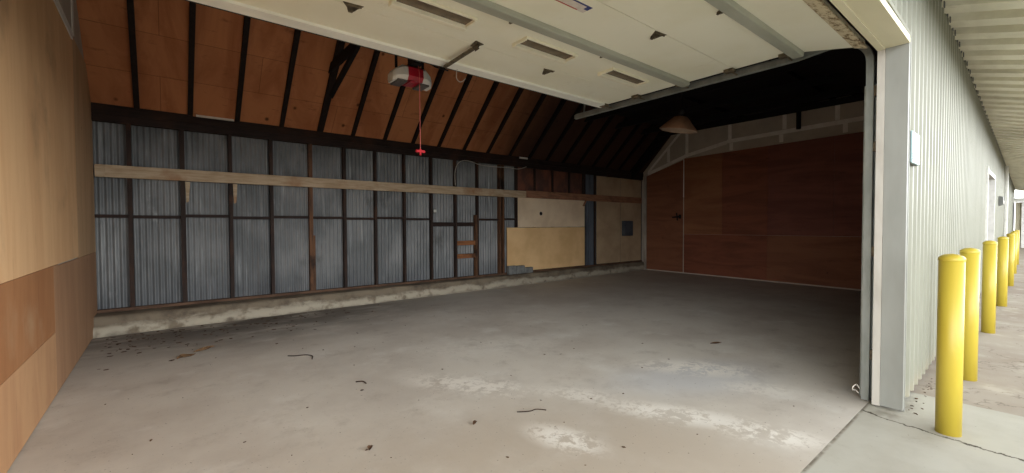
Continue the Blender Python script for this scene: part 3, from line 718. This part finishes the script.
# ------------------------------------------------------------------ right-hand track
tx = 4.47
tr = thing('door_track', 'galvanised door track rising beside the right jamb and curving under the roof', 'door track', (tx+.03, .91, 0), kind='thing')
def cchan(path, up):
    """open C-channel swept along a path in the YZ plane; path: (y,z) points"""
    sec_ = [(-.0,-.025),(-.0,.025),(.008,.025),(.042,.028),(.05,.022),(.05,-.022),(.042,-.028),(.008,-.025)]
    mb = MB(); vs = []; n = len(path)
    for i, (y, z) in enumerate(path):
        a = path[max(i-1,0)]; b = path[min(i+1,n-1)]
        t = Vector((0, b[0]-a[0], b[1]-a[1])).normalized(); nn = Vector((0,-t.z,t.y))
        for dx, dn in sec_: vs.append(Vector((tx+dx, y, z)) + nn*dn)
    k = len(sec_)
    fs = [(i*k+j, i*k+(j+1)%k, (i+1)*k+(j+1)%k, (i+1)*k+j) for i in range(n-1) for j in range(k)]
    fs += [tuple(range(k)), tuple(range((n-1)*k, n*k))]
    return mb.add(vs, fs)
rr = .23
zc = DZ+.035-rr
yv = .895
cchan([(yv, .01), (yv, zc)], 0).obj('vertical_rail', MAT['track'], tr)
cchan([(yv+rr-rr*math.cos(a), zc+rr*math.sin(a)) for a in [i*math.pi/2/14 for i in range(15)]], 0).obj('curved_rail', MAT['track'], tr)
cchan([(yv+rr, DZ+.035), (1.42, DZ+.0), (4.12, DZ-.0)], 0).obj('horizontal_rail', MAT['track'], tr)
MB().box(tx+.0, tx+.06, 1.5, 4.10, DZ+.03, DZ+.035).box(tx+.055, tx+.06, 1.5, 4.10, DZ-.02, DZ+.03).obj('rail_angle', MAT['track'], tr)
MB().box(tx+.052, tx+.056, .846, .94, .02, 2.6).box(tx-.0, tx+.052, .838, .844, .02, 2.6).obj('jamb_angle', MAT['track'], tr)
for z in (.35, 1.2, 2.05, 2.5): MB().box(tx+.005, tx+.05, .845, .868, z, z+.08).obj('track_bracket', MAT['bracket'], tr)
MB().bar((tx+.06, 4.0, DZ+.03), (tx+.21, 4.0, 4.0), .03, .004, (0,1,0)).obj('hanger', MAT['track'], tr)
o = MB().tube(spline([(tx-.006,.93,.10),(tx-.05,.94,.14),(tx-.11,.95,.13),(tx-.09,.955,.10),(tx-.03,.95,.085),(tx-.006,.935,.06)]), .0045, 8).obj('pull_rope', MAT['white_cable'])
tag(o, 'small loop of white rope at the foot of the door track', 'rope')

# ------------------------------------------------------------------ opener
oy = 4.20
oc = Vector((2.035, oy, 3.03))
op = thing('door_opener', 'white and red garage door opener hanging behind the raised door', 'door opener', (2.02, oy, 2.95))
def loft(mb, secs, smooth=True):
    n = len(secs[0]); vs = [v for s_ in secs for v in s_]
    fs = [(i*n+j, i*n+(j+1)%n, (i+1)*n+(j+1)%n, (i+1)*n+j) for i in range(len(secs)-1) for j in range(n)]
    mb.add(vs, fs, False); mb.add(secs[0], [tuple(range(n))[::-1]]); mb.add(secs[-1], [tuple(range(n))]); return mb
def osec(x, k, zl=0.0, zt=0.0):
    pr = [(-.13,-.035),(-.10,-.075),(.10,-.075),(.13,-.035),(.12,.05),(.09,.075),(-.09,.075),(-.12,.05)]
    return [Vector((oc.x+x, oy+y*k, oc.z+ (z if z > 0 else z)*(k if z > 0 else 1)*(1-zt*(z>0)) + zl)) for y, z in pr]
loft(MB(), [osec(-.215,.50,-.022,.55), osec(-.19,.72,-.012,.25), osec(-.125,.97), osec(-.073,1)]).obj('end_cover', MAT['white_plastic'], op)
loft(MB(), [osec(.093,1), osec(.135,.97), osec(.195,.72,-.012,.25), osec(.22,.50,-.022,.55)]).obj('end_cover', MAT['white_plastic'], op)
loft(MB(), [osec(-.0725,1.03), osec(.0925,1.03)]).obj('motor_cover', MAT['red_plastic'], op)
MB().box(oc.x-.06, oc.x+.0, oy-.12, oy+.05, oc.z-.098, oc.z-.079, .008).obj('motor_foot', MAT['red_plastic'], op)
for sgn in (-1, 1): MB().box(oc.x+sgn*.125-.055, oc.x+sgn*.125+.055, oy-.10, oy+.10, oc.z-.10, oc.z-.0755, .012).obj('lamp_lens', MAT['grey_lens'], op)
MB().box(oc.x-.03, oc.x+.03, 1.0, oy-.18, DZ+.16, DZ+.19).obj('rail', MAT['track'], op)
MB().bar((oc.x-.15,oy,oc.z+.06),(oc.x-.15,oy,4.02),.03,.004,(0,1,0)).bar((oc.x+.15,oy,oc.z+.07),(oc.x+.15,oy,4.02),.03,.004,(0,1,0)).box(oc.x-.17, oc.x+.21, oy-.015, oy+.015, 4.02, 4.05).obj('hanging_strap', MAT['blackpaint'], op)
MB().box(oc.x-.05, oc.x+.06, oy-.19, oy-.06, oc.z+.078, oc.z+.16).obj('rail_mount', MAT['blackpaint'], op)
cx, cy = 2.075, 4.06
cd = MB().tube([(cx-.02,cy,DZ+.20),(cx,cy,DZ+.06),(cx+.003,cy,2.26)], .0035, 6).obj('release_cord', MAT['pink_cord'], op)
MB().tube([(cx-.045,cy,2.235),(cx+.05,cy,2.235)], .014, 10).tube([(cx+.003,cy,2.26),(cx+.003,cy,2.195)], .010, 8).obj('handle', MAT['red_cord'], cd)

# ------------------------------------------------------------------ pendant lamp
lx, ly, lz = 6.5, 3.72, 2.985
pl = thing('pendant_lamp', 'tan cone-shaped pendant lamp hanging from the dark roof', 'lamp', (lx, ly, lz))
T = Matrix.Rotation(math.radians(8), 3, Vector((.63,.777,0))) @ Matrix.Rotation(math.radians(7), 3, Vector((.777,-.63,0)))
MB().lathe([(.305,0),(.307,.014),(.11,.215),(.085,.225),(.0,.23)], (lx,ly,lz), 8, T).obj('shade', MAT['shade'], pl)
MB().lathe([(.302,.003),(.107,.205),(.0,.21)], (lx,ly,lz), 8, T).obj('reflector', MAT['shade_in'], pl)
MB().lathe([(.045,.231),(.06,.235),(.06,.34),(.03,.37),(.0,.372)], (lx,ly,lz), 16, T).obj('socket', MAT['blackpaint'], pl)
MB().tube([T@Vector((0,0,.36))+Vector((lx,ly,lz)), (lx+.05,ly-.02,3.6), (lx+.03,ly,4.26)], .012, 8).tube([(lx+.03,ly,4.26),(lx+.03,ly,front(ly)-.003)], .014, 8).obj('stem', MAT['blackpaint'], pl)

# ------------------------------------------------------------------ litter on the floor
def leaf(name, x, y, L, W, rot, mat, curl=.012, label=None):
    mb = MB(); n = 9; vs = []
    for i in range(n+1):
        t = i/n; w = W*math.sin(math.pi*min(max(t,.03),.97))**.8
        for k in (-1, -.4, 0, .4, 1):
            u = (t-.5)*L; v_ = k*w/2
            z = .004 + curl*(abs(k)**1.5)*math.sin(math.pi*t) + curl*.6*math.sin(t*5+x*9)*t + .004
            vs.append((x+u*math.cos(rot)-v_*math.sin(rot), y+u*math.sin(rot)+v_*math.cos(rot), max(.003, z)))
    mb.add(vs, [(i*5+k, (i+1)*5+k, (i+1)*5+k+1, i*5+k+1) for i in range(n) for k in range(4)], True)
    o = mb.obj(name, mat, loc=None)
    return o
tag(leaf('dry_leaf', .17, 6.03, .20, .11, .55, MAT['leaf_pale'], .03), 'pale curled dry leaf on the floor in the left corner, nearer the door', 'leaf', 'pale dry leaves')
tag(leaf('dry_leaf', .35, 6.22, .24, .07, .35, MAT['leaf_pale'], .03), 'narrow pale dry leaf just behind the broader curled leaf', 'leaf', 'pale dry leaves')
def twig(pts, r, label):
    tag(MB().tube(spline([(x, y, z+r) for x, y, z in pts]), r, 6).obj('twig', MAT['twig']), label, 'twig')
twig([(1.06,5.33,0),(1.12,5.26,.005),(1.22,5.24,0),(1.27,5.14,.004),(1.24,5.03,0)], .005, 'thin bent twig lying on the floor left of centre')
twig([(2.12,2.56,0),(2.2,2.50,.004),(2.27,2.50,0),(2.32,2.44,0)], .004, 'short dark twig on the floor near the white lime patches')
twig([(1.37,4.02,0),(1.42,3.98,.004),(1.43,3.92,0)], .006, 'stubby dark twig lying alone mid-floor towards the left')
tag(leaf('dry_leaf', 1.02, 2.74, .04, .035, 1.0, MAT['leaf'], .02), 'small crumpled brown leaf alone on the near floor', 'leaf')
tag(leaf('dry_leaf', 5.24, 2.49, .15, .06, -.6, MAT['leaf'], .012), 'dark flat leaf on the floor below the red wall', 'leaf')
tag(leaf('dry_leaf', 1.75, 2.60, .045, .03, .4, MAT['leaf'], .018), 'small brown leaf between the lime patch and the middle of the floor', 'leaf')
mb = MB()
for i in range(330):
    if i < 170: x = XL+.15+abs(R.gauss(0,1.5)); y = kfront(x)-.06-abs(R.gauss(0,.8))
    elif i < 260: x, y = R.uniform(-.5, 5), R.uniform(1.0, 7.4)
    else: x = R.uniform(4.45, 8); y = yw(x)-.04-abs(R.gauss(0,.05)); 
    if y < .9 and i < 260: continue
    L = R.uniform(.004,.016) * (2.2 if i < 170 else 1); W = L*R.uniform(.3,.8); a = R.uniform(0,6.3)
    z = .002 if x < 5.0 or y > .87 else -.018
    p = []
    for k in range(5):
        t = a+k*2*math.pi/5; q = R.uniform(.7,1.2)
        dx, dy = L*q*math.cos(k*1.257), W*q*math.sin(k*1.257)
        p.append((x+dx*math.cos(a)-dy*math.sin(a), y+dx*math.sin(a)+dy*math.cos(a), z))
    mb.prism(p, (0,0,R.uniform(.001,.004)))
tag(mb.obj('leaf_crumbs', MAT['leaf']), 'dark crumbs of leaves and dirt scattered over the concrete', 'debris', kind='stuff')

# ------------------------------------------------------------------ light: bright overcast sky, brightest low in front of the door
w = bpy.data.worlds.new('overcast_sky'); S.world = w; w.use_nodes = True
nt = w.node_tree; N = nt.nodes; bg = N['Background']
tc = N.new('ShaderNodeTexCoord'); sp = N.new('ShaderNodeSeparateXYZ')
nt.links.new(tc.outputs['Generated'], sp.inputs[0])
def wmap(sock, f0, f1, t0, t1):
    mr = N.new('ShaderNodeMapRange'); mr.interpolation_type = 'SMOOTHSTEP'
    for k, v in (('From Min', f0), ('From Max', f1), ('To Min', t0), ('To Max', t1)): mr.inputs[k].default_value = v
    nt.links.new(sock, mr.inputs['Value']); return mr.outputs['Result']
elev = wmap(sp.outputs['Z'], .30, .62, 5.2, .5)       # low band brightened to carry light deep indoors, dimmer overhead
side = wmap(sp.outputs['Y'], -.25, .25, 1.0, .3)      # sky in front of the door made stronger to light the interior
mu = N.new('ShaderNodeMath'); mu.operation = 'MULTIPLY'
nt.links.new(elev, mu.inputs[0]); nt.links.new(side, mu.inputs[1])
nt.links.new(mu.outputs[0], bg.inputs['Strength'])
bg.inputs['Color'].default_value = (.97, .985, 1.0, 1)
pt = bpy.data.lights.new('doorway_portal', 'AREA'); pt.shape = 'RECTANGLE'; pt.size = OX1-OX0; pt.size_y = OZ
po = bpy.data.objects.new('doorway_portal', pt); COL.objects.link(po)
po.location = ((OX0+OX1)/2, .60, OZ/2); po.rotation_euler = (math.radians(90), 0, 0)
pt.cycles.is_portal = True

# ------------------------------------------------------------------ camera
cam = bpy.data.cameras.new('camera'); co = bpy.data.objects.new('camera', cam); COL.objects.link(co)
cam.sensor_width = 36; cam.lens = 429.17/1024*36; cam.clip_start = .02; cam.clip_end = 300
y_, p_, r_ = math.radians(39.05), math.radians(1.424), math.radians(-.241)
F = Vector((math.sin(y_)*math.cos(p_), math.cos(y_)*math.cos(p_), -math.sin(p_)))
Rt = Vector((math.cos(y_), -math.sin(y_), 0)); Up = Rt.cross(F)
R2 = Rt*math.cos(r_)+Up*math.sin(r_); U2 = -Rt*math.sin(r_)+Up*math.cos(r_)
co.matrix_world = Matrix(((R2.x,U2.x,-F.x,0),(R2.y,U2.y,-F.y,0),(R2.z,U2.z,-F.z,1.46),(0,0,0,1)))
S.camera = co
S.view_settings.view_transform = 'Standard'; S.view_settings.look = 'None'
S.view_settings.gamma = 1; S.view_settings.use_curve_mapping = False
S.view_settings.exposure = 0.72
S.cycles.max_bounces = 14; S.cycles.diffuse_bounces = 8; S.cycles.sample_clamp_indirect = 6
